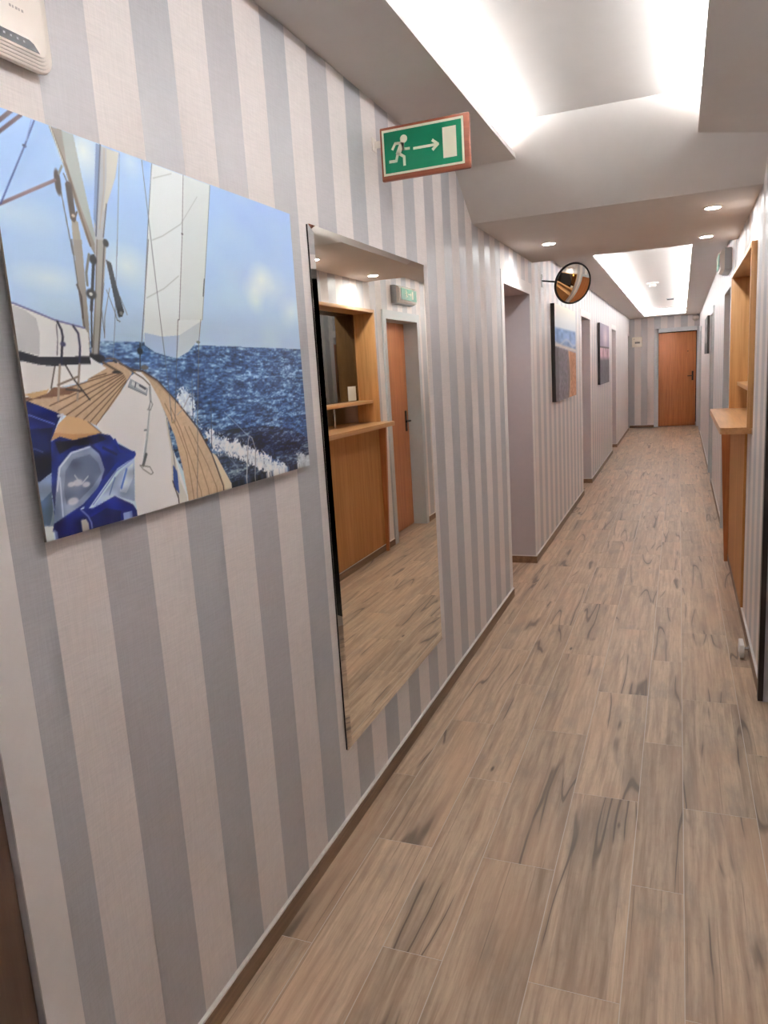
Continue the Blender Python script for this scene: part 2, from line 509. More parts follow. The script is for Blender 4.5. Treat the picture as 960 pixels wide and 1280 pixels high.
# ---- skirting tiles with a white bead on top
SK = 0.054
def skirt(name, label, runs, side, right=False):
    root = empty(name)
    if right: rplace(root)
    struct(root, label)
    sizes = {}
    for a, b in runs:
        n = max(1, round((b - a) / TL)); L = (b - a) / n
        for i in range(n):
            key = round(L, 4)
            if key not in sizes:
                me = MB().box(-0.006, 0.006, -L / 2 + 0.0008, L / 2 - 0.0008, 0, SK).mesh('skirting_tile'); me.materials.append(MAT['tile_skirting_shaded']); sizes[key] = me
            o = bpy.data.objects.new('skirting_tile', sizes[key]); COL.objects.link(o); o.parent = root
            yc = a + (i + 0.5) * L
            o.location = (-0.006, yc - 3.5, 0) if right else (XL + 0.006, yc, 0)
        mb = MB()
        if right: rb(mb, -0.010, 0.0, a, b, SK, SK + 0.006)
        else: mb.box(XL, XL + 0.010, a, b, SK, SK + 0.006)
        mb.build('white_bead', 'caulk', root)
    return root
bl = skirt('baseboard_left', 'brown wood-look skirting tiles along the left wall with a white bead', [(YB, -0.15), (0.79, 4.715), (5.59, 8.72), (9.6, 12.8), (13.7, 17.03)], -1)
for a, b in LOPEN[1:4]:
    MB().box(XL - 0.27, XL + 0.0115, b - 0.0115, b, 0, SK).build('skirting_tile', 'tile_skirting_shaded', bl)
    MB().box(XL - 0.27, XL + 0.009, b - 0.009, b, SK, SK + 0.006).build('white_bead', 'caulk', bl)
skirt('baseboard_right', 'brown wood-look skirting tiles along the right wall with a white bead', [(YB, 2.35), (3.43, 6.06), (7.06, 9.5), (10.5, 15.75)], 1, True)
bf = empty('baseboard_far'); struct(bf, 'brown skirting tiles on the end wall left of the far door')
MB().box(XL, -0.506, YF - 0.012, YF, 0, SK).build('skirting_tile', 'tile_skirting_shaded', bf)
MB().box(XL, -0.506, YF - 0.010, YF, SK, SK + 0.006).build('white_bead', 'caulk', bf)

# ================================================================== DOORS
def lever(parent, x, y, z, dx, mat='dark_metal', length=0.11, axis='x', out=-1):
    """lever handle with back plate; door face looks along -y (axis x) or -x (axis y)"""
    mb = MB()
    if axis == 'x':
        mb.box(x - 0.018, x + 0.018, y, y + out * 0.008, z - 0.10, z + 0.10)
        mb.tube((x, y, z), (x, y + out * 0.05, z), 0.009)
        mb.tube((x - 0.005 * dx, y + out * 0.045, z), (x + dx * length, y + out * 0.045, z), 0.009)
    else:
        mb.box(x, x + out * 0.008, y - 0.018, y + 0.018, z - 0.10, z + 0.10)
        mb.tube((x, y, z), (x + out * 0.05, y, z), 0.009)
        mb.tube((x + out * 0.045, y - 0.005 * dx, z), (x + out * 0.045, y + dx * length, z), 0.009)
    return mb.build('handle', mat, parent, smooth=True)

# door at the end of the corridor, standing slightly ajar
d = empty('door_1', (0, 0, 0)); struct(d, 'orange beech door slightly ajar in a pale grey frame at the corridor end')
mb = MB()
mb.box(-0.505, -0.415, YF - 0.018, YF + 0.08, 0, 2.135).box(0.362, 0.44, YF - 0.018, YF + 0.08, 0, 2.135).box(-0.415, 0.362, YF - 0.018, YF + 0.08, 2.05, 2.135)
mb.build('frame', 'frame_pale', d, bevel=0.003, smooth=True)
leaf = box('leaf', (0, 0.765, 0, 0.042, 0.012, 2.035), 'beech_door', d, bevel=0.002)
leaf.location = (-0.412, YF + 0.03, 0); leaf.rotation_euler = (0, 0, math.radians(7.5))
h = lever(leaf, 0.70, 0.0, 1.09, -1)
MB().tube((0.60, 0.002, 1.62), (0.60, -0.006, 1.62), 0.012).build('peephole', 'dark_metal', leaf, smooth=True)

# doors in the right wall
def right_door(n, y0, y1, label):
    d = rplace(empty('door_%d' % n)); struct(d, label)
    for a, b, z0, z1 in ((y0 - 0.06, y0 + 0.012, 0, 2.06), (y1 - 0.012, y1 + 0.06, 0, 2.06), (y0 + 0.012, y1 - 0.012, 1.985, 2.06)):
        mb = MB(); rb(mb, -0.016, 0.0, a, b, z0, z1); rb(mb, 0.0, 0.17, max(a, y0), min(b, y1), z0, z1 if z0 == 0 else 2.0)
        mb.build('frame', 'steel_grey', d)
    lf = rbox('leaf', (0.125, 0.165, y0 + 0.014, y1 - 0.014, 0.008, 1.98), 'beech_door', d)
    lever(lf, 0.125, y1 - 3.5 - 0.09, 1.05, -1, axis='y', out=-1)
right_door(2, 6.13, 6.99, 'orange door in a grey steel frame just past the reception counter')
right_door(3, 9.58, 10.42, 'orange door in a grey steel frame before the dark picture on the right')
right_door(4, 15.82, 16.66, 'orange door in a grey steel frame near the far end of the right wall')
# black door leaf standing open at the right edge
d = rplace(empty('door_5')); struct(d, 'black door leaf standing open at the right edge of the view')
rbox('leaf', (-0.012, 0.80, 3.386, 3.424, 0.004, 2.05), 'black_gloss', d, bevel=0.001)
rbox('edge_strip', (-0.017, -0.012, 3.383, 3.427, 0.004, 2.05), 'bronze_edge', d)
rbox('strip_face', (-0.017, 0.004, 3.381, 3.3855, 0.004, 2.05), 'bronze_edge', d)
mb = MB(); mb.tube((0.018, 3.383 - 3.5, 1.327), (0.018, 3.36 - 3.5, 1.327), 0.017); mb.box(-0.004, 0.04, 3.352 - 3.5, 3.362 - 3.5, 1.30, 1.355)
mb.build('latch', 'chrome', d, smooth=True)

# doors at the back of the left recesses
def left_door(n, a, b, label):
    d = empty('door_%d' % n); struct(d, label)
    for p, q, z0, z1 in ((a, a + 0.05, 0, HEAD), (b - 0.05, b, 0, HEAD), (a + 0.05, b - 0.05, HEAD - 0.05, HEAD)):
        box('frame', (XL - 0.36, XL - 0.275, p, q, z0, z1), 'steel_grey', d)
    lf = box('leaf', (XL - 0.35, XL - 0.31, a + 0.052, b - 0.052, 0.008, HEAD - 0.052), 'beech_door', d)
    lever(lf, XL - 0.31, b - 0.14, 1.05, -1, axis='y', out=1)
for n, (a, b), w in ((6, LOPEN[1], 'first'), (7, LOPEN[2], 'second'), (8, LOPEN[3], 'third')):
    left_door(n, a, b, 'orange door set deep in the %s recess past the tall mirror' % w)
left_door(9, 17.03, 17.6, 'orange door set deep in the last narrow recess by the end wall')
d = empty('door_10'); struct(d, 'dark brown door closed in its opening at the lower left corner')
lf = box('leaf', (XL - 0.055, XL - 0.012, -0.148, 0.788, 0.006, HEAD - 0.003), 'dark_door', d, bevel=0.002)
lever(lf, XL - 0.012, -0.06, 1.05, 1, axis='y', out=1)

# ================================================================== LIGHTS
def led(b, z1, mat, label):
    """slim aluminium channel standing on the ledge with the lit strip on its top face"""
    x0, x1, y0, y1, z0 = b
    r = empty('led_strip', ((x0 + x1) / 2, (y0 + y1) / 2, z0)); tag(r, label, 'light strip', 'led strips hidden in the ceiling coves')
    hx, hy = (x1 - x0) / 2, (y1 - y0) / 2
    box('channel', (-hx, hx, -hy, hy, 0.0, z1 - z0 - 0.002), 'white_plastic', r)
    box('emitter', (-hx + 0.001, hx - 0.001, -hy + 0.002, hy - 0.002, z1 - z0 - 0.0019, z1 - z0), mat, r)
led((-0.795, -0.780, -1.2, 3.58, 2.4805), 2.522, 'led_white', 'white led strip hidden on the left ledge of the near ceiling cove')
led((0.128, 0.143, -1.2, 3.58, 2.4695), 2.517, 'led_white', 'white led strip hidden on the right ledge of the near ceiling cove')
zl = zf + tf + 0.0005
led((-0.755, -0.740, 6.1, 17.04, zl), 2.455, 'led_far', 'white led strip hidden on the left ledge of the far ceiling cove')
led((0.175, 0.190, 6.1, 17.04, zl), 2.455, 'led_far', 'white led strip hidden on the right ledge of the far ceiling cove')
led((-0.70, 0.14, 17.07, 17.085, zl), 2.455, 'led_far', 'short white led strip hidden at the far end of the ceiling cove')

def downlight(x, y, label):
    r = empty('downlight', (x, y, 2.255)); tag(r, label, 'downlight', 'downlights in the dropped beam')
    MB().lathe([(0.036, -0.001), (0.037, -0.006), (0.044, -0.006), (0.048, -0.002), (0.048, 0.0)], 28).build('ring', 'white_plastic', r, smooth=True)
    MB().lathe([(0.0005, -0.0035), (0.02, -0.0034), (0.0362, -0.003), (0.0362, -0.0005)], 28).build('lens', 'spot_white', r, smooth=True)
downlight(-0.767, 4.94, 'round lit downlight in the beam above the first left door recess')
downlight(0.157, 4.42, 'nearer of the two round downlights at the right end of the beam')
downlight(0.158, 5.43, 'farther of the two round downlights at the right end of the beam')

# ================================================================== PICTURES
def vnoise(h, w, cy, cx):
    g = rng.random((cy + 2, cx + 2))
    yy = np.linspace(0, cy, h, endpoint=False); xx = np.linspace(0, cx, w, endpoint=False)
    iy, ix = yy.astype(int), xx.astype(int)
    fy_, fx_ = (yy - iy)[:, None], (xx - ix)[None, :]
    fy_, fx_ = fy_ * fy_ * (3 - 2 * fy_), fx_ * fx_ * (3 - 2 * fx_)
    a, b = g[iy][:, ix], g[iy][:, ix + 1]
    c, d = g[iy + 1][:, ix], g[iy + 1][:, ix + 1]
    return (a * (1 - fx_) + b * fx_) * (1 - fy_) + (c * (1 - fx_) + d * fx_) * fy_

class Canvas:
    """a small painter for the printed pictures; u right, v up, both 0..1"""
    def __init__(self, w, h, wm, hm):
        self.w, self.h, self.wm, self.hm = w, h, wm, hm
        self.c = np.zeros((h, w, 3))
        self.U, self.V = np.meshgrid((np.arange(w) + 0.5) / w, (np.arange(h) + 0.5) / h)
    def over(self, mask, col):
        a = np.clip(mask, 0, 1)[..., None]
        self.c = self.c * (1 - a) + np.asarray(col, float) * a
    def inside(self, pts):
        m_ = np.zeros((self.h, self.w), bool)
        n = len(pts)
        for i in range(n):
            (x0, y0), (x1, y1) = pts[i], pts[(i + 1) % n]
            if y0 == y1: continue
            cr = ((self.V >= min(y0, y1)) & (self.V < max(y0, y1)))
            m_ ^= cr & (self.U < x0 + (self.V - y0) * (x1 - x0) / (y1 - y0))
        return m_.astype(float)
    def line(self, pts, mm, col, a=1.0):
        d2 = np.full((self.h, self.w), 1e9)
        X, Y = self.U * self.wm, self.V * self.hm
        for (x0, y0), (x1, y1) in zip(pts[:-1], pts[1:]):
            x0, x1, y0, y1 = x0 * self.wm, x1 * self.wm, y0 * self.hm, y1 * self.hm
            L = max((x1 - x0) ** 2 + (y1 - y0) ** 2, 1e-12)
            t = np.clip(((X - x0) * (x1 - x0) + (Y - y0) * (y1 - y0)) / L, 0, 1)
            d2 = np.minimum(d2, (X - x0 - t * (x1 - x0)) ** 2 + (Y - y0 - t * (y1 - y0)) ** 2)
        px = self.wm / self.w
        self.over(np.clip((mm / 2000.0 - np.sqrt(d2)) / px + 0.5, 0, 1) * a, col)
    def blob(self, u, v, ru, rv, col, a=1.0, soft=0.3):
        d = np.sqrt(((self.U - u) * self.wm / ru) ** 2 + ((self.V - v) * self.hm / rv) ** 2)
        self.over(np.clip((1 - d) / soft, 0, 1) * a, col)
    def half(self):
        c = self.c
        self.c = (c[0::2, 0::2] + c[1::2, 0::2] + c[0::2, 1::2] + c[1::2, 1::2]) / 4
        return self.c

def print_sheet(name, rgb, origin, du, dv, mat, parent):
    """flat print as a fine grid; colours sit on the corners of the mesh"""
    h, w, _ = rgb.shape
    us, vs_ = np.meshgrid(np.linspace(0, 1, w), np.linspace(0, 1, h))
    co = np.asarray(origin)[None, None, :] + us[..., None] * np.asarray(du) + vs_[..., None] * np.asarray(dv)
    me = bpy.data.meshes.new(name)
    nv, nf = w * h, (w - 1) * (h - 1)
    me.vertices.add(nv); me.vertices.foreach_set('co', co.reshape(-1).astype(np.float32))
    i = (np.arange(h - 1)[:, None] * w + np.arange(w - 1)[None, :]).reshape(-1)
    quads = np.stack([i, i + 1, i + 1 + w, i + w], 1).reshape(-1)
    me.loops.add(nf * 4); me.loops.foreach_set('vertex_index', quads.astype(np.int32))
    me.polygons.add(nf); me.polygons.foreach_set('loop_start', np.arange(0, nf * 4, 4, dtype=np.int32))
    me.update(calc_edges=True)
    at = me.attributes.new('print', 'FLOAT_COLOR', 'POINT')
    c = np.clip(rgb / 255.0, 0, 1)
    lin = np.where(c <= 0.04045, c / 12.92, ((c + 0.055) / 1.055) ** 2.4)
    al = np.concatenate([lin, np.ones((h, w, 1))], 2)
    at.data.foreach_set('color', al.reshape(-1).astype(np.float32))
    return link(name, me, mat, parent)

PRINT=[
('b',[(813,726)],(45,40),(228,234,236),0.7),
('b',[(771,682)],(40,35),(228,234,236),0.55),
('b',[(867,706)],(60,50),(228,234,236),0.4),
('b',[(775,643)],(30,30),(228,234,236),0.4),
('b',[(959,618)],(50,40),(228,234,236),0.5),
('b',[(293,693)],(60,40),(228,234,236),0.6),
('b',[(86,634)],(60,25),(228,234,236),0.5),
('b',[(212,967)],(45,60),(228,234,236),0.8),
('b',[(340,980)],(30,30),(228,234,236),0.4),
('b',[(24,771)],(90,30),(228,234,236),0.25),
('p',[(71,485),(197,487),(301,488),(409,486),(516,483),(992,477),(987,122),(992,-1),(933,-2),(744,-1),(557,7),(438,4),(293,352),(189,429)],(66,94,138),3),
('p',[(504,203),(628,201),(769,195),(916,165),(987,122),(993,8),(895,1),(756,92),(621,144)],(32,48,84),3),
('p',[(512,133),(599,118),(751,53),(789,6),(662,6),(585,11)],(52,66,92),3),
('p',[(408,337),(436,351),(461,334),(459,255),(474,220),(439,257),(414,292)],(196,206,216),4),
('p',[(479,226),(545,190),(622,154),(678,135),(755,84),(896,9),(811,-3),(727,34),(651,79),(581,121),(523,152)],(214,220,226),4),
('p',[(915,56),(980,63),(993,8),(933,0)],(170,176,180),4),
('p',[(240,430),(273,409),(298,410),(347,377),(395,319),(466,221),(512,133),(557,7),(438,4),(407,4),(398,113),(384,206),(359,284),(340,329),(314,385),(272,404),(238,419)],(190,168,142),1),
('l',[(406,228),(436,106),(459,6)],2.2,(120,92,70)),
('l',[(421,233),(464,107),(488,6)],2.2,(120,92,70)),
('l',[(395,230),(418,149),(427,10)],2.2,(120,92,70)),
('l',[(436,231),(491,102),(522,8)],2.2,(120,92,70)),
('l',[(381,295),(406,228)],2.2,(120,92,70)),
('l',[(362,309),(395,230)],2.2,(120,92,70)),
('p',[(184,420),(203,431),(231,433),(272,402),(252,378),(217,329),(176,291),(155,267),(135,280),(85,300),(31,326),(-2,344),(0,356),(54,360),(66,365),(144,382)],(176,154,130),1),
('l',[(245,401),(67,314)],2.6,(88,68,54)),
('l',[(247,396),(85,302)],2.6,(88,68,54)),
('l',[(249,392),(104,294)],2.6,(88,68,54)),
('l',[(251,387),(123,285)],2.6,(88,68,54)),
('l',[(253,382),(141,279)],2.6,(88,68,54)),
('l',[(236,401),(50,328)],2.6,(88,68,54)),
('l',[(227,404),(5,344)],2.6,(88,68,54)),
('l',[(199,402),(3,354)],2.6,(88,68,54)),
('l',[(252,378),(155,269)],2.6,(88,68,54)),
('p',[(-1,346),(4,359),(67,372),(106,370),(125,364),(100,353),(53,348)],(112,84,66),1),
('p',[(265,392),(292,410),(320,378),(346,322),(366,258),(370,182),(384,115),(408,3),(234,12),(219,-8),(239,-6),(234,49),(250,180),(203,220),(166,247),(155,269),(186,299),(248,368)],(226,230,232),0),
('p',[(359,284),(366,233),(375,149),(385,70),(407,4),(374,5),(356,70),(364,158),(359,234)],(208,206,198),0),
('l',[(363,265),(367,208),(372,150),(373,7)],2.6,(96,98,104)),
('p',[(366,125),(378,100),(377,32),(360,56)],(62,86,150),0),
('l',[(359,75),(374,8)],4,(74,62,58)),
('p',[(513,136),(530,123),(585,11),(556,7)],(206,194,172),0),
('l',[(239,429),(273,410),(304,406),(347,377),(399,317),(470,222),(512,133),(549,8)],5.5,(74,58,52)),
('l',[(304,402),(346,371),(396,312)],2.5,(150,120,96)),
('p',[(407,998),(616,998),(586,846),(551,657),(530,563),(523,556),(506,500),(466,463),(418,441),(350,459),(320,479),(320,515),(328,550),(330,581),(378,843)],(212,220,222),0),
('p',[(515,998),(616,998),(586,846),(551,657),(531,563),(445,558),(478,758)],(202,210,211),0),
('p',[(323,514),(377,505),(438,511),(525,559),(506,500),(466,463),(418,441),(350,459),(320,479)],(164,184,208),0),
('p',[(438,511),(525,559),(506,500),(466,463),(420,441)],(186,198,206),0),
('l',[(382,780),(417,798),(486,847),(559,946)],1.4,(168,176,176)),
('l',[(343,613),(403,646),(459,690)],1.4,(168,176,176)),
('l',[(407,957),(472,989)],1.4,(168,176,176)),
('l',[(408,997),(378,843),(344,654),(328,566)],3,(84,98,110)),
('l',[(370,779),(309,475)],3,(84,92,100)),
('l',[(615,996),(584,834),(530,563)],2.6,(96,110,112)),
('l',[(554,692),(543,639)],5,(70,80,90)),
('l',[(514,998),(488,820),(444,558),(439,557),(389,250)],2.4,(74,76,82)),
('b',[(488,819)],(7,7),(40,44,50),1),
('l',[(377,996),(378,838),(378,736),(379,568),(381,345),(379,251)],2.2,(78,88,98)),
('l',[(311,992),(269,717),(275,760),(238,527),(221,433)],1.8,(110,124,140)),
('l',[(524,563),(507,490),(469,234),(459,142),(438,4)],3,(108,104,100)),
('l',[(467,379),(455,255)],3,(86,96,112)),
('l',[(531,309),(515,153)],4,(66,72,86)),
('l',[(457,334),(420,285),(400,271)],2,(150,150,150)),
('l',[(581,263),(682,164)],1.6,(150,164,180)),
('l',[(650,5),(675,150),(684,167),(695,158),(706,115),(692,18)],5,(150,152,154)),
('l',[(648,5),(670,136)],2,(214,214,212)),
('l',[(582,128),(627,39)],2,(110,122,140)),
('l',[(541,156),(612,72)],1.5,(120,130,150)),
('b',[(303,462)],(16,26),(30,34,44),1),
('l',[(306,485),(297,412)],5,(40,44,56)),
('b',[(311,416)],(22,18),(96,90,82),1),
('b',[(497,180)],(12,14),(60,40,36),1),
('b',[(384,250)],(12,8),(150,130,100),1),
('b',[(505,492)],(14,12),(110,120,116),1),
('p',[(161,796),(176,783),(178,702),(155,698)],(150,146,136),0),
('p',[(157,737),(179,742),(170,532),(163,446),(162,506),(154,522),(156,635)],(140,136,130),0),
('l',[(144,847),(153,702),(154,737),(155,627),(158,520)],3.5,(74,70,72)),
('l',[(153,626),(160,598),(157,544)],6,(66,58,56)),
('p',[(135,998),(192,998),(200,903),(216,755),(210,707),(195,738),(179,808),(159,910),(147,957)],(152,160,158),0),
('p',[(135,998),(165,1000),(166,924),(186,830),(213,733),(209,707),(195,738),(179,808),(159,910),(147,957)],(128,124,116),0),
('l',[(139,996),(151,954),(165,912),(181,825),(200,731)],7,(92,76,62)),
('l',[(138,999),(158,922)],3,(200,204,196)),
('p',[(249,997),(310,994),(292,926),(257,844),(227,710),(209,707),(219,818),(237,914)],(166,170,174),0),
('p',[(248,997),(261,998),(242,882),(222,777),(217,801)],(112,134,168),0),
('l',[(260,998),(239,881),(218,759)],4.5,(58,68,92)),
('p',[(276,993),(310,994),(289,921),(257,844),(245,824),(266,914)],(186,186,180),0),
('l',[(269,990),(255,886),(230,779)],3,(160,150,140)),
('l',[(257,848),(237,759)],4,(80,76,76)),
('p',[(218,749),(245,754),(220,621),(183,451),(164,446),(192,576)],(152,150,146),0),
('l',[(219,749),(199,619),(170,450)],4,(110,104,98)),
('l',[(239,753),(202,542),(183,446)],5,(84,78,76)),
('b',[(242,745)],(14,26),(24,26,32),1),
('b',[(202,696)],(18,32),(26,28,34),1),
('l',[(205,705),(193,635),(181,566)],10,(30,32,38)),
('b',[(186,607)],(24,34),(26,28,32),1),
('b',[(185,607)],(9,12),(196,196,190),1),
('l',[(182,575),(170,472)],5,(40,42,50)),
('l',[(193,707),(180,659),(179,629)],8,(110,110,108)),
('b',[(180,441)],(34,30),(22,24,32),1),
('b',[(163,442)],(24,36),(28,28,36),1),
('b',[(193,443)],(14,16),(26,30,50),1),
('p',[(236,702),(250,695),(257,639),(270,569),(263,555),(252,552),(247,589),(240,667)],(66,70,76),1),
('b',[(261,564)],(9,14),(140,140,138),1),
('l',[(228,622),(243,567),(247,545),(255,541)],2,(90,92,96)),
('l',[(237,628),(214,552),(206,495)],2.4,(110,110,112)),
('l',[(263,609),(278,561)],2,(110,112,116)),
('l',[(223,639),(208,569),(207,499)],2,(96,96,98)),
('b',[(139,877)],(13,60),(62,52,48),1),
('b',[(139,861)],(13,60),(62,52,48),1),
('l',[(154,911),(144,890)],6,(120,124,124)),
('l',[(164,868),(165,793)],20,(58,48,46)),
('l',[(161,796),(166,783),(176,808)],5,(70,56,50)),
('b',[(166,797)],(8,10),(190,180,170),1),
('l',[(156,894),(165,867)],4,(70,62,58)),
('l',[(-15,768),(7,785),(134,873)],7,(110,92,100)),
('l',[(-15,765),(6,782),(134,870)],2.5,(96,70,76)),
('l',[(1,936),(58,1001)],9,(88,70,80)),
('l',[(-1,914),(77,999)],8,(84,66,78)),
('l',[(104,997),(76,932),(9,786)],4,(44,62,118)),
('b',[(75,931)],(8,10),(36,48,90),1),
('l',[(98,996),(81,945)],1.5,(120,140,180)),
('p',[(-9,569),(0,567),(43,552),(88,533),(130,526),(156,522),(165,506),(161,446),(201,416),(136,382),(75,371),(64,373),(50,359),(16,349),(0,354),(-9,369),(-5,446)],(218,220,220),0),
('p',[(-3,566),(26,554),(48,536),(51,501),(44,450),(-1,461)],(188,190,192),0),
('p',[(0,438),(74,424),(64,377),(50,359),(16,349),(0,354)],(208,208,208),0),
('p',[(0,359),(55,368),(48,358),(16,348)],(186,160,122),0),
('p',[(-2,461),(43,446),(104,446),(161,448),(162,428),(109,426),(74,423),(41,427),(-1,438)],(36,38,48),0),
('l',[(-2,570),(43,553),(88,535),(158,519)],4,(98,100,150)),
('l',[(94,531),(101,512),(102,495),(97,471),(90,428)],7,(38,40,62)),
('l',[(91,523),(89,487),(83,450)],3,(60,60,70)),
('l',[(130,523),(140,505),(140,471),(133,427)],7,(44,46,78)),
('b',[(100,477)],(12,16),(70,72,110),1),
('l',[(86,426),(71,340)],7,(150,140,128)),
('l',[(133,427),(116,337)],7,(140,130,120)),
('l',[(74,422),(59,370)],4,(70,64,60)),
('l',[(99,426),(113,392),(147,336)],4.5,(36,32,34)),
('l',[(75,377),(125,396)],5,(120,110,100)),
('l',[(93,366),(133,359)],5,(60,52,50)),
('l',[(194,431),(241,401)],7,(96,80,66)),
('b',[(227,405)],(22,10),(36,34,36),1),
('l',[(204,442),(227,441),(266,410),(303,385),(321,365)],4,(92,78,68)),
('l',[(222,435),(230,431)],5,(40,40,46)),
('p',[(264,386),(314,356),(308,337),(254,364)],(150,160,170),0),
('p',[(269,379),(309,355),(306,344),(265,369)],(206,210,212),0),
('l',[(279,374),(275,362)],4,(60,68,84)),
('l',[(290,366),(305,356)],7,(60,68,84)),
('l',[(255,364),(307,337)],3,(96,104,114)),
('l',[(320,359),(317,315),(295,226),(272,142)],9,(150,156,160)),
('l',[(318,315),(299,225),(278,146)],3,(226,228,228)),
('l',[(284,169),(271,140)],10,(90,94,96)),
('l',[(307,297),(318,320),(323,310),(314,294),(304,296)],2.4,(110,112,114)),
('l',[(261,142),(291,131),(299,112),(291,109),(270,128),(261,142)],2.6,(116,112,106)),
('b',[(291,238)],(10,7),(70,76,84),1),
('p',[(-1,346),(74,305),(61,282),(43,243),(42,206),(33,166),(1,148),(-2,265)],(26,34,92),2),
('p',[(3,277),(51,275),(41,243),(41,206),(33,166),(2,148)],(16,20,44),2),
('l',[(-1,313),(28,297),(55,283)],3,(110,124,180)),
('l',[(3,231),(21,219)],3,(80,90,130)),
('l',[(66,302),(77,304),(73,297)],6,(180,184,196)),
('p',[(41,243),(63,282),(85,300),(112,293),(135,280),(166,246),(134,242),(92,237),(63,250)],(188,158,122),0),
('p',[(41,243),(53,262),(94,253),(135,249),(166,246),(134,242),(92,237),(63,250)],(176,138,98),0),
('l',[(135,280),(166,246)],3,(110,96,84)),
('p',[(1,148),(33,164),(26,97),(26,43),(17,13),(0,6),(1,79)],(140,156,176),2),
('p',[(4,103),(28,122),(24,72),(12,34),(0,50)],(92,114,142),2),
('p',[(-1,42),(23,35),(17,13),(0,6)],(196,202,200),0),
('p',[(42,242),(63,251),(93,238),(161,246),(187,238),(202,215),(249,182),(248,166),(194,148),(162,113),(121,73),(86,61),(17,22),(26,55),(28,122)],(34,50,120),2),
('p',[(50,240),(93,238),(161,244),(176,228),(140,220),(91,223),(57,208)],(20,24,58),2),
('p',[(37,119),(49,176),(81,208),(131,218),(154,191),(162,145),(138,105),(95,71),(22,41)],(136,148,170),5),
('p',[(55,115),(65,164),(86,190),(128,196),(147,170),(152,142),(126,112),(89,85),(56,81)],(108,118,140),5),
('b',[(90,129)],(22,22),(206,204,206),0.8),
('b',[(110,120)],(18,18),(206,204,206),0.8),
('b',[(73,85)],(24,24),(206,204,206),0.8),
('b',[(74,128)],(16,16),(206,204,206),0.8),
('l',[(40,119),(53,175),(85,207),(133,215)],4,(196,204,214)),
('l',[(132,221),(154,196),(167,153),(154,128)],7,(26,34,90)),
('l',[(85,149),(98,123),(117,140)],3,(190,194,200)),
('l',[(50,150),(47,92),(45,54)],4,(190,200,214)),
('p',[(246,161),(233,44),(179,73),(119,56),(159,95),(201,135)],(160,176,200),5),
('p',[(242,152),(213,134),(194,82),(212,73),(237,111)],(196,208,222),5),
('l',[(221,138),(200,90)],7,(84,120,190)),
('l',[(186,122),(166,80)],4,(96,120,170)),
('l',[(248,176),(194,152),(158,118),(102,60)],14,(36,54,128)),
('l',[(244,164),(192,139),(160,104),(120,64)],3,(120,134,186)),
('l',[(199,223),(209,191),(249,180)],8,(30,46,124)),
('l',[(165,207),(198,184)],8,(22,28,70)),
('p',[(20,21),(30,41),(86,61),(119,55),(179,73),(227,37),(242,4),(218,-1),(112,5),(31,5)],(24,34,104),2),
('p',[(107,32),(153,46),(192,27),(185,10),(117,7)],(16,20,56),2),
('l',[(88,60),(104,37),(113,8)],4,(130,140,180)),
('p',[(85,33),(98,31),(106,9),(85,6)],(190,184,168),0),
('l',[(192,8),(198,19),(220,17),(236,6)],4,(150,170,206)),
('l',[(21,23),(33,6)],6,(120,130,170))]


# ---- large acrylic print of a sailing boat
W_, H_ = 1000, 704
cv = Canvas(W_, H_, 0.98, 0.693)
t = cv.V[..., None]
cv.c = (1 - t) * np.array((206, 222, 234.)) + t * np.array((152, 184, 234.))
fac = np.clip((cv.V - 0.55) / 0.45, 0, 1)[..., None] * np.clip((cv.U - 0.5) * 3, 0, 1)[..., None]
cv.c = cv.c * (1 - 0.4 * fac) + np.array((160, 180, 236.)) * 0.4 * fac
cv.c += (vnoise(H_, W_, 14, 12)[..., None] - 0.5) * 10
waves = 0.3 * vnoise(H_, W_, 110, 34) + 0.3 * vnoise(H_, W_, 220, 80) + 0.25 * vnoise(H_, W_, 350, 160) + 0.15 * vnoise(H_, W_, 40, 10)
spray = 0.4 * vnoise(H_, W_, 230, 260) + 0.35 * vnoise(H_, W_, 100, 120) + 0.25 * vnoise(H_, W_, 40, 50)
cloth = 0.6 * vnoise(H_, W_, 40, 34) + 0.4 * vnoise(H_, W_, 16, 14)
for it in PRINT:
    pts = [(u / 1000.0, v / 1000.0) for u, v in it[1]]
    if it[0] == 'p':
        mk, col, kind = cv.inside(pts), np.array(it[2], float), it[3]
        if kind == 3:
            s = np.clip((waves - 0.5) * 3.6, -1, 1)[..., None]
            col = col + np.where(s > 0, s * np.array((105, 105, 80.)), s * np.array((42, 52, 70.)))
        elif kind == 4:
            col = col + (spray[..., None] - 0.5) * 90
            r_ = 16
            for ax in (0, 1):
                cs = np.cumsum(np.pad(mk, [(r_, r_ + 1) if q == ax else (0, 0) for q in (0, 1)], mode='edge'), axis=ax)
                n_ = mk.shape[ax]
                mk = (np.take(cs, np.arange(2 * r_, n_ + 2 * r_), ax) - np.take(cs, np.arange(0, n_), ax)) / (2 * r_)
            mk = np.where(mk > 0.04, np.clip((mk + (spray - 0.5) * 1.5 - 0.36) * 3.5, 0, 1), 0)
        elif kind == 5:
            col = col + (cloth[..., None] - 0.5) * 110
        elif kind == 2:
            col = col * 0.86 + np.clip((cloth[..., None] - 0.45) * 3, -0.6, 1) * np.array((18, 24, 46.))
        elif kind == 1:
            col = col + (spray[..., None] - 0.5) * 24
        cv.over(mk, col)
    elif it[0] == 'l':
        cv.line(pts, max(1.8, 0.72 * it[2]), it[3])
    else:
        (u, v), (rx, ry) = pts[0], it[2]
        if it[4] < 1 and it[3][0] > 220: cv.blob(u, v, rx * 0.0016, ry * 0.0012, it[3], it[4], 1.0)
        else: cv.blob(u, v, max(rx * 0.00063, 0.002), max(ry * 0.00032, 0.002), it[3], it[4], 0.35)
boat = np.clip((cv.half() - 128) * 1.2 + 134, 4, 250)
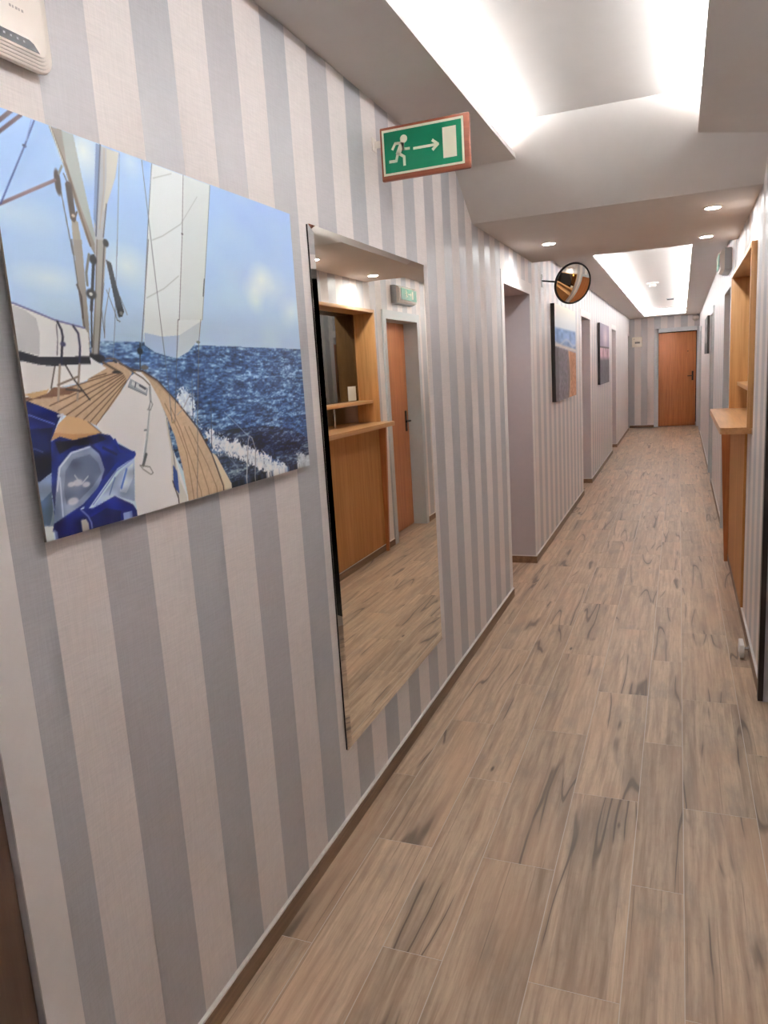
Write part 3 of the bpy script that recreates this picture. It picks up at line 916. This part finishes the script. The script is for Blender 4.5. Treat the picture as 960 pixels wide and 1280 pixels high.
boat[:6] = boat[6]; boat[:, -7:] = boat[:, -8:-7]; boat[:, :2] = boat[:, 2:3]
pic = empty('sailing_print', (XL, 1.415, 1.258)); tag(pic, 'large frameless acrylic print of a sailing boat deck at sea', 'picture')
box('panel', (0.0165, 0.0215, -0.49, 0.49, 0, 0.693), 'acrylic_side', pic)
box('mount', (0.0, 0.0165, -0.42, 0.42, 0.07, 0.62), 'acrylic_side', pic)
print_sheet('printed_face', boat, (0.022, -0.49, 0), (0, 0.98, 0), (0, 0, 0.693), 'print_acrylic', pic)

# ---- canvas of a beach path behind a dune fence
cv = Canvas(240, 144, 1.38, 0.83)
t = cv.V
sky = np.clip((t - 0.72) / 0.28, 0, 1)[..., None]
cv.c = (1 - sky) * np.array((196, 206, 216.)) + sky * np.array((244, 240, 228.))
n1 = vnoise(144, 240, 30, 10)
cv.over(((t < 0.76) & (t > 0.5)).astype(float), np.array((118, 146, 190.)) + (n1[..., None] - 0.5) * 60)
cv.over(np.clip(1 - np.abs(t - 0.62 + 0.03 * np.sin(cv.U * 9)) / 0.02, 0, 1) * 0.6, (214, 214, 214))
cv.over(np.clip(1 - np.abs(t - 0.56 - 0.05 * (0.5 - cv.U)) / 0.03, 0, 1), (222, 208, 190))
sand = (t < 0.54 + 0.06 * (0.5 - cv.U))
cv.over(sand.astype(float), np.array((112, 104, 112.)) + (vnoise(144, 240, 40, 40)[..., None] - 0.5) * 40)
edge = 0.62 + 0.1 * np.sin(t * 5) - 0.12 * t
cv.over((sand & (cv.U > edge)).astype(float), np.array((178, 126, 92.)) + (vnoise(144, 240, 50, 60)[..., None] - 0.5) * 70)
for q in range(9):
    u = 0.58 + 0.045 * q
    cv.line([(u, 0.05 + 0.05 * q), (u - 0.02, 0.42 + 0.012 * q)], 16, (122, 84, 62))
cv.over(np.clip(1 - np.abs(cv.U - edge) / 0.05, 0, 1) * sand * 0.8, (206, 160, 118))
cv.over((sand & (cv.U < 0.14)).astype(float) * 0.6, (66, 58, 62))
c1 = np.clip(cv.half(), 0, 255)
pc = empty('beach_canvas', (XL, 7.235, 1.185)); tag(pc, 'canvas print of a sandy beach path and sea past the round mirror', 'picture')
box('stretcher', (0.0015, 0.035, -0.69, 0.69, 0, 0.83), 'canvas_side', pc)
print_sheet('printed_face', c1, (0.0355, -0.69, 0), (0, 1.38, 0), (0, 0, 0.83), 'print_canvas', pc)

# ---- canvas of a pink dusk over water
cv = Canvas(240, 144, 1.40, 0.82)
t = cv.V
cv.c = np.zeros((144, 240, 3)) + np.array((122, 112, 130.)) + (t[..., None] - 0.5) * 30
cv.blob(0.55, 0.78, 0.50, 0.20, (206, 178, 186), 0.9, 1.0)
cv.over((t < 0.62).astype(float), (104, 78, 86)); cv.over(((t < 0.6) & (t > 0.4)).astype(float), np.array((176, 142, 150.)) + (vnoise(144, 240, 8, 30)[..., None] - 0.5) * 90)
cv.over(np.clip((0.46 - t) / 0.08, 0, 1), np.array((84, 76, 82.)) + (vnoise(144, 240, 20, 20)[..., None] - 0.5) * 24)
cv.over((np.abs(t - 0.61) < 0.012).astype(float), (58, 44, 50))
for q in range(5): cv.line([(0.2 + 0.15 * q, 0.62), (0.2 + 0.15 * q, 0.50)], 26, (84, 62, 70))
c2 = np.clip(cv.half(), 0, 255)
pc = empty('dusk_canvas', (XL, 11.2, 1.2)); tag(pc, 'dark canvas print of a pink dusk over water between two recesses', 'picture')
box('stretcher', (0.0015, 0.035, -0.70, 0.70, 0, 0.82), 'canvas_side', pc)
print_sheet('printed_face', c2, (0.0355, -0.70, 0), (0, 1.40, 0), (0, 0, 0.82), 'print_canvas', pc)

# ---- dark picture on the right wall
cv = Canvas(160, 80, 1.3, 0.5)
cv.c = np.zeros((80, 160, 3)) + np.array((92, 88, 92.)) + (vnoise(80, 160, 10, 14)[..., None] - 0.5) * 60
cv.over((cv.V < 0.3).astype(float), (54, 50, 52)); cv.blob(0.5, 0.45, 0.3, 0.12, (176, 172, 172), 0.8, 1.0)
c3 = np.clip(cv.half(), 0, 255)
pc = empty('dark_canvas', (RX(11.75), 11.75, 1.525), -RT); tag(pc, 'small dark grey canvas hanging on the right wall beyond the doors', 'picture')
box('stretcher', (-0.03, -0.0015, -0.65, 0.65, 0, 0.5), 'canvas_side', pc)
print_sheet('printed_face', c3, (-0.0305, 0.65, 0), (0, -1.30, 0), (0, 0, 0.5), 'print_canvas', pc)

# ================================================================== TALL MIRROR
MY0, MY1, MZ0, MZ1 = 2.042, 3.118, 0.284, 1.951
mr = empty('wall_mirror', (XL, 0, 0)); tag(mr, 'tall rectangular mirror hanging frameless beside the sailing print', 'mirror')
box('backing', (0.0, 0.006, MY0 + 0.002, MY1 - 0.002, MZ0 + 0.002, MZ1 - 0.002), 'dark_metal', mr)
bw, xo, xi = 0.024, 0.0065, 0.0125
O = [(MY0, MZ0), (MY1, MZ0), (MY1, MZ1), (MY0, MZ1)]
I = [(MY0 + bw, MZ0 + bw), (MY1 - bw, MZ0 + bw), (MY1 - bw, MZ1 - bw), (MY0 + bw, MZ1 - bw)]
MB().box(0.006, xi, I[0][0], I[1][0], I[0][1], I[2][1]).build('mirror_glass', 'mirror_silver', mr)
for i in range(4):
    j = (i + 1) % 4
    vs_ = [(xo, *O[i]), (xo, *O[j]), (xi, *I[j]), (xi, *I[i]), (0.006, *O[i]), (0.006, *O[j]), (0.006, *I[j]), (0.006, *I[i])]
    MB().add(vs_, BOXF).build('bevel', 'bevel_silver', mr)

# ================================================================== CONVEX MIRROR
cc = Vector((-0.772, 6.12, 2.116))
to_cam = (Vector((0, 0, CAM_H)) - cc).normalized()
rt = Vector((0, 0, 1)).cross(to_cam).normalized() * 1.0
up = to_cam.cross(rt)
nrm = (to_cam * 0.83 + rt * 0.52 - up * 0.21).normalized()
rot = nrm.to_track_quat('Z', 'Y').to_matrix().to_4x4(); rot.translation = cc
cx_ = empty('convex_mirror', (XL, 6.14, 2.16)); tag(cx_, 'round convex safety mirror with a black rim on a wall arm', 'mirror')
inv = Matrix.Translation((-XL, -6.14, -2.16))
R0, HH = 0.152, 0.024
RS = (R0 * R0 + HH * HH) / (2 * HH)
prof = [(0.0005, HH)] + [(R0 * s, math.sqrt(RS * RS - (R0 * s) ** 2) - (RS - HH)) for s in (0.1, 0.2, 0.3, 0.4, 0.5, 0.6, 0.7, 0.8, 0.9, 1.0)]
MB().lathe(prof, 56, inv @ rot).build('mirror_dome', 'mirror_silver', cx_, smooth=True)
MB().lathe([(R0 - 0.001, 0.002), (R0 + 0.001, 0.006), (R0 + 0.005, 0.006), (R0 + 0.007, -0.002), (R0 + 0.004, -0.014), (R0 - 0.03, -0.02), (0.02, -0.028), (0.001, -0.028)], 56, inv @ rot).build('rim', 'black_rubber', cx_, smooth=True)
back = cc - nrm * 0.024
MB().tube((0.004, 0, 0), tuple(inv @ back), 0.0065).build('arm', 'dark_metal', cx_, smooth=True)
box('wall_plate', (0.0, 0.005, -0.014, 0.014, -0.05, 0.05), 'chrome', cx_, bevel=0.0015)

# ================================================================== EXIT SIGN ON THE LEFT WALL
def stroke(mb, pts, w, y0, y1):
    for (x0, z0), (x1, z1) in zip(pts[:-1], pts[1:]):
        d_ = Vector((x1 - x0, z1 - z0)).normalized() * (w / 2); n_ = Vector((-d_.y, d_.x)); e = d_ * 0.55
        q = [(x0 - e.x + n_.x, z0 - e.y + n_.y), (x0 - e.x - n_.x, z0 - e.y - n_.y), (x1 + e.x - n_.x, z1 + e.y - n_.y), (x1 + e.x + n_.x, z1 + e.y + n_.y)]
        mb.prism(q, 1, y0, y1)
def disc(mb, x, z, r, y0, y1, n=20):
    mb.prism([(x + r * math.cos(2 * math.pi * i / n), z + r * math.sin(2 * math.pi * i / n)) for i in range(n)], 1, y0, y1)
def runner(mb, y0, y1):
    disc(mb, -0.899, 2.307, 0.0135, y0, y1)
    stroke(mb, [(-0.906, 2.293), (-0.921, 2.263)], 0.017, y0, y1)
    stroke(mb, [(-0.908, 2.295), (-0.931, 2.296), (-0.942, 2.279)], 0.0085, y0, y1)
    stroke(mb, [(-0.904, 2.292), (-0.902, 2.274), (-0.880, 2.273)], 0.0085, y0, y1)
    stroke(mb, [(-0.919, 2.262), (-0.900, 2.249), (-0.900, 2.222)], 0.0095, y0, y1)
    stroke(mb, [(-0.923, 2.263), (-0.930, 2.239), (-0.954, 2.2395)], 0.0095, y0, y1)
sx, sy, sz = -0.826, 2.63, 2.267
sg = empty('exit_sign', (sx, sy, sz)); tag(sg, 'green running-man exit sign in a brown wooden frame jutting from the wall', 'sign')
def loc(o): o.location = (-sx, -sy, -sz); return o
YS = 2.625
loc(MB().box(-0.989, -0.664, YS - 0.001, YS + 0.017, 2.178, 2.356).build('wooden_board', 'mahogany', sg, bevel=0.005, smooth=True))
loc(MB().box(-0.980, -0.684, YS - 0.0028, YS - 0.001, 2.195, 2.3455).build('cream_border', 'exit_cream', sg))
loc(MB().box(-0.9725, -0.6915, YS - 0.0038, YS - 0.0028, 2.202, 2.337).build('green_field', 'exit_green', sg))
mb = MB(); runner(mb, YS - 0.0046, YS - 0.0038); loc(mb.build('running_figure', 'exit_cream', sg))
mb = MB(); stroke(mb, [(-0.863, 2.270), (-0.780, 2.270)], 0.0085, YS - 0.0046, YS - 0.0038); stroke(mb, [(-0.794, 2.285), (-0.776, 2.2705), (-0.794, 2.256)], 0.0095, YS - 0.0046, YS - 0.0038)
loc(mb.build('arrow', 'exit_cream', sg))
loc(MB().box(-0.758, -0.710, YS - 0.0046, YS - 0.0038, 2.2215, 2.3195).build('doorway_symbol', 'exit_cream', sg))
loc(MB().box(XL, XL + 0.003, YS - 0.012, YS + 0.028, 2.285, 2.33).box(XL + 0.003, -0.985, YS + 0.005, YS + 0.011, 2.296, 2.318).build('wall_bracket', 'white_plastic', sg))

# ---- boxed exit sign above the right-hand door
ex = rplace(empty('exit_sign_box')); tag(ex, 'boxed green exit sign on the right wall above the orange door', 'sign')
rbox('housing', (-0.05, 0.0, 6.34, 6.82, 2.125, 2.285), 'steel_grey', ex, bevel=0.006)
mb = MB()
pf = [(-0.05, 2.130), (-0.074, 2.142), (-0.083, 2.17), (-0.085, 2.205), (-0.083, 2.24), (-0.074, 2.268), (-0.05, 2.280)]
v0, v1 = 6.345 - 3.5, 6.815 - 3.5
mb.prism(pf, 1, v0, v1)
cov = mb.build('front_cover', 'white_plastic', ex, smooth=True)
rbox('green_field', (-0.0885, -0.0845, 6.375, 6.785, 2.155, 2.255), 'exit_green', ex)
S = 0.72
def exm(mb):
    out = MB()
    for (x, y, z) in mb.v:
        out.v.append((-0.0885 - (0.0008 if y < 0.5 else 0.0), 6.50 - 3.5 - (x + 0.899) * S, 2.205 + (z - 2.262) * S))
    out.f = list(mb.f)
    return out
mb = MB(); runner(mb, 0, 1); exm(mb).build('running_figure', 'exit_cream', ex)
mb = MB(); stroke(mb, [(-0.985, 2.270), (-1.085, 2.270)], 0.011, 0, 1); stroke(mb, [(-1.068, 2.287), (-1.09, 2.2705), (-1.068, 2.254)], 0.012, 0, 1)
exm(mb).build('arrow', 'exit_cream', ex)
mb = MB(); mb.prism([(-1.17, 2.215), (-1.12, 2.215), (-1.12, 2.315), (-1.17, 2.315)], 1, 0, 1); exm(mb).build('doorway_symbol', 'exit_cream', ex)

# ================================================================== ROUTER, TOP LEFT
ro = empty('wifi_router', (XL, 0.965, 2.115)); tag(ro, 'white wireless router with ridged border on the wall above the sailing print', 'router')
def rrect(hw, hh, r, n=6):
    pts = []
    for cx0, cz0, a0 in ((hw - r, hh - r, 0), (-hw + r, hh - r, 90), (-hw + r, -hh + r, 180), (hw - r, -hh + r, 270)):
        for i in range(n + 1):
            a = math.radians(a0 + 90 * i / n)
            pts.append((cx0 + r * math.cos(a), cz0 + r * math.sin(a)))
    return pts
def ring_stack(levels):
    """levels: list of (x, hw, hh, r)"""
    mb = MB(); vs_, fs = [], []
    for x, hw, hh, r in levels:
        vs_ += [(x, p[0], p[1]) for p in rrect(hw, hh, r)]
    n = len(rrect(1, 1, 0.2))
    for j in range(len(levels) - 1):
        fs += [(j * n + i, j * n + (i + 1) % n, (j + 1) * n + (i + 1) % n, (j + 1) * n + i) for i in range(n)]
    fs += [tuple(range(n)), tuple((len(levels) - 1) * n + i for i in range(n))]
    return mb.add(vs_, fs)
hw, hh = 0.120, 0.084
lv = [(0.0, hw - 0.012, hh - 0.012, 0.022), (0.012, hw - 0.002, hh - 0.002, 0.026), (0.018, hw, hh, 0.027)]
ring_stack(lv + [(0.021, hw - 0.001, hh - 0.001, 0.027)]).build('case', 'router_white', ro, smooth=True)
x = 0.021; ins = 0.001
for q in range(4):
    ring_stack([(x - 0.002, hw - ins, hh - ins, 0.027 - ins * 0.5), (x + 0.0018, hw - ins - 0.0004, hh - ins - 0.0004, 0.027 - ins * 0.5), (x + 0.0028, hw - ins - 0.0016, hh - ins - 0.0016, 0.027 - ins * 0.5)]).build('ridge', 'router_white', ro, smooth=True)
    ring_stack([(x, hw - ins - 0.0036, hh - ins - 0.0036, 0.0262 - ins * 0.5), (x + 0.0031, hw - ins - 0.0044, hh - ins - 0.0044, 0.026 - ins * 0.5)]).build('groove', 'router_groove', ro)
    x += 0.0022; ins += 0.0046
ring_stack([(x - 0.001, hw - ins, hh - ins, 0.017), (x + 0.0025, hw - ins - 0.0006, hh - ins - 0.0006, 0.017), (x + 0.0035, hw - ins - 0.003, hh - ins - 0.003, 0.016)]).build('face_plate', 'router_white', ro, smooth=True)
xf = x + 0.0035
bz = -hh + ins + 0.0035
pts = [(-0.075, bz + 0.0006), (0.082, bz + 0.0006), (0.071, bz + 0.012), (0.062, bz + 0.0155), (-0.062, bz + 0.0155), (-0.075, bz + 0.008)]
MB().prism(pts, 0, xf - 0.0005, xf + 0.0006).build('light_panel', 'router_band', ro)
for q in range(9):
    y = -0.052 + q * 0.0128
    mb = MB().box(xf + 0.0006, xf + 0.0009, y - 0.0018, y + 0.0018, bz + 0.0075, bz + 0.0105)
    mb.build('indicator', 'icon_grey', ro)
mb = MB()
for q, w in enumerate((0.004, 0.003, 0.0045, 0.003, 0.004)):
    mb.box(xf, xf + 0.0003, 0.030 + q * 0.006, 0.030 + q * 0.006 + w, -0.008, -0.004)
mb.build('faint_mark', 'router_groove', ro)

# ================================================================== RECEPTION HATCH AND COUNTER
ha = rplace(empty('reception_hatch')); tag(ha, 'honey wood reception hatch with a glass window in the right wall', 'service window')
H0, H1 = 4.22, 5.85
rbox('jamb', (-0.027, 0.17, H0, H0 + 0.024, 1.121, 2.04), 'honey_wood', ha, bevel=0.0015)
rbox('jamb', (-0.027, 0.17, H1 - 0.024, H1, 1.121, 2.04), 'honey_wood', ha, bevel=0.0015)
rbox('head', (-0.027, 0.17, H0 + 0.024, H1 - 0.024, 2.014, 2.04), 'honey_wood_y', ha, bevel=0.0015)
rbox('shelf', (0.022, 0.26, H0 + 0.0245, H1 - 0.0245, 1.280, 1.306), 'honey_wood_y', ha, bevel=0.002)
rbox('window_pane', (0.150, 0.156, H0 + 0.0245, H1 - 0.0245, 1.307, 2.0135), 'dark_glass', ha)
for a, b in ((H0 + 0.0245, H0 + 0.04), (H1 - 0.04, H1 - 0.0245)): rbox('glazing_bead', (0.144, 0.149, a, b, 1.307, 2.013), 'honey_wood', ha)
for y in (4.75, 5.30): MB().tube((0.15, y - 3.5, 1.1205), (0.15, y - 3.5, 1.2795), 0.011).build('post', 'chrome', ha, smooth=True)
no = rbox('paper_notice', (0.1475, 0.1494, 5.60, 5.76, 1.312, 1.43), 'paper'); tag(no, 'small white paper notice at the bottom corner of the hatch window', 'notice')

ct = rplace(empty('reception_counter')); tag(ct, 'honey wood counter top on a panel and tapered leg under the hatch', 'counter')
pts = [(0.20, 4.27), (-0.125, 4.27), (-0.139, 4.277), (-0.147, 4.292), (-0.150, 4.32), (-0.150, 5.84), (-0.144, 5.862), (-0.12, 5.875), (0.20, 5.875)]
pts = [(-0.001 if (u > 0 and (y < 4.3)) else u, y) for u, y in pts]
top_pts = [(-0.001, 4.27), (-0.125, 4.268), (-0.139, 4.277), (-0.147, 4.292), (-0.150, 4.32), (-0.150, 5.84), (-0.144, 5.862), (-0.12, 5.875), (-0.001, 5.875), (-0.001, 5.848), (0.29, 5.848), (0.29, 4.222), (-0.001, 4.222)]
MB().prism([(u, y - 3.5) for u, y in top_pts], 2, 1.086, 1.12).build('counter_top', 'honey_wood_y', ct, bevel=0.0)
rbox('front_panel', (-0.014, -0.0005, 4.52, 5.848, 0.064, 1.0855), 'honey_wood_dark', ct)
MB().prism([(-0.076, 1.0855), (-0.060, 0.6), (-0.038, 0.0005), (-0.0145, 0.0005), (-0.0145, 1.0855)], 1, 5.818 - 3.5, 5.846 - 3.5).build('tapered_leg', 'beech_door', ct)
# inside the reception room
cb = rplace(empty('reception_cabinet')); tag(cb, 'tall brown cabinet seen dimly through the hatch window', 'cabinet')
rbox('body', (0.95, 1.49, 4.95, 5.95, 0, 2.1), 'honey_wood_dark', cb)
for a in (4.96, 5.46):
    dd = rbox('door', (0.93, 0.949, a, a + 0.485, 0.08, 2.08), 'beech_door', cb)
    rbox('knob', (0.915, 0.9295, a + (0.44 if a < 5 else 0.03), a + (0.455 if a < 5 else 0.045), 1.0, 1.08), 'chrome', dd)
pl = rplace(empty('pendant_lamp')); tag(pl, 'small amber pendant lamp glowing behind the hatch window', 'lamp')
MB().tube((0.6, 5.42 - 3.5, 2.4), (0.6, 5.42 - 3.5, 1.92), 0.004).build('cord', 'black_rubber', pl)
MB().lathe([(0.004, 0.13), (0.02, 0.12), (0.03, 0.08), (0.032, 0.03), (0.02, 0.0), (0.001, -0.005)], 20, Matrix.Translation((0.6, 5.42 - 3.5, 1.80))).build('bulb', 'lamp_amber', pl, smooth=True)

# ================================================================== SMALL THINGS
ds = rplace(empty('door_stop')); tag(ds, 'white rubber door stop on a metal stem at the right skirting', 'door stop')
MB().tube((-0.012, 3.93 - 3.5, 0.036), (-0.040, 3.93 - 3.5, 0.036), 0.008).tube((-0.0125, 3.93 - 3.5, 0.036), (-0.017, 3.93 - 3.5, 0.036), 0.017).build('stem', 'chrome', ds, smooth=True)
rbox('rubber_pad', (-0.058, -0.036, 3.87, 3.975, 0.006, 0.074), 'caulk', ds, bevel=0.004)

bx = empty('control_box', (-0.855, YF, 1.775)); tag(bx, 'small cream control box on the end wall left of the door', 'control box')
box('case', (-0.105, 0.105, -0.06, 0.0, 0, 0.215), 'box_cream', bx, bevel=0.006)
box('cover', (-0.092, 0.092, -0.068, -0.0602, 0.012, 0.203), 'box_cream', bx, bevel=0.004)
box('display', (-0.045, 0.06, -0.0705, -0.0682, 0.075, 0.115), 'print_dark', bx)
box('button', (-0.07, -0.055, -0.0705, -0.0682, 0.165, 0.18), 'print_dark', bx)

se = empty('motion_sensor', (0.325, YF, 2.31)); tag(se, 'small white dome sensor high in the right corner of the end wall', 'sensor')
rot = Matrix.Rotation(math.radians(90), 4, 'X')
MB().lathe([(0.065, 0.0), (0.065, 0.02), (0.055, 0.045), (0.035, 0.066), (0.001, 0.075)], 24, rot).build('dome', 'white_plastic', se, smooth=True)
box('bracket', (-0.02, 0.02, -0.03, 0.0, 0.05, 0.07), 'white_plastic', se)

sd = empty('smoke_detector', (-0.335, 10.95, zft)); tag(sd, 'white smoke detector on the ceiling of the far cove', 'smoke detector')
MB().lathe([(0.075, 0.0), (0.075, -0.014), (0.06, -0.02), (0.001, -0.021)], 28).build('base', 'white_plastic', sd, smooth=True)
MB().lathe([(0.045, -0.0215), (0.045, -0.045), (0.035, -0.055), (0.001, -0.057)], 28).build('head', 'white_plastic', sd, smooth=True)
vt = empty('ceiling_vent', (-0.145, 14.2, zft)); tag(vt, 'flat dark-rimmed vent on the far cove ceiling near the end wall', 'vent')
box('frame', (-0.065, 0.065, -0.14, 0.14, -0.008, 0.0), 'steel_grey', vt, bevel=0.002)
for q in range(5): box('slat', (-0.055, 0.055, -0.11 + q * 0.05, -0.088 + q * 0.05, -0.012, -0.0081), 'dark_metal', vt)
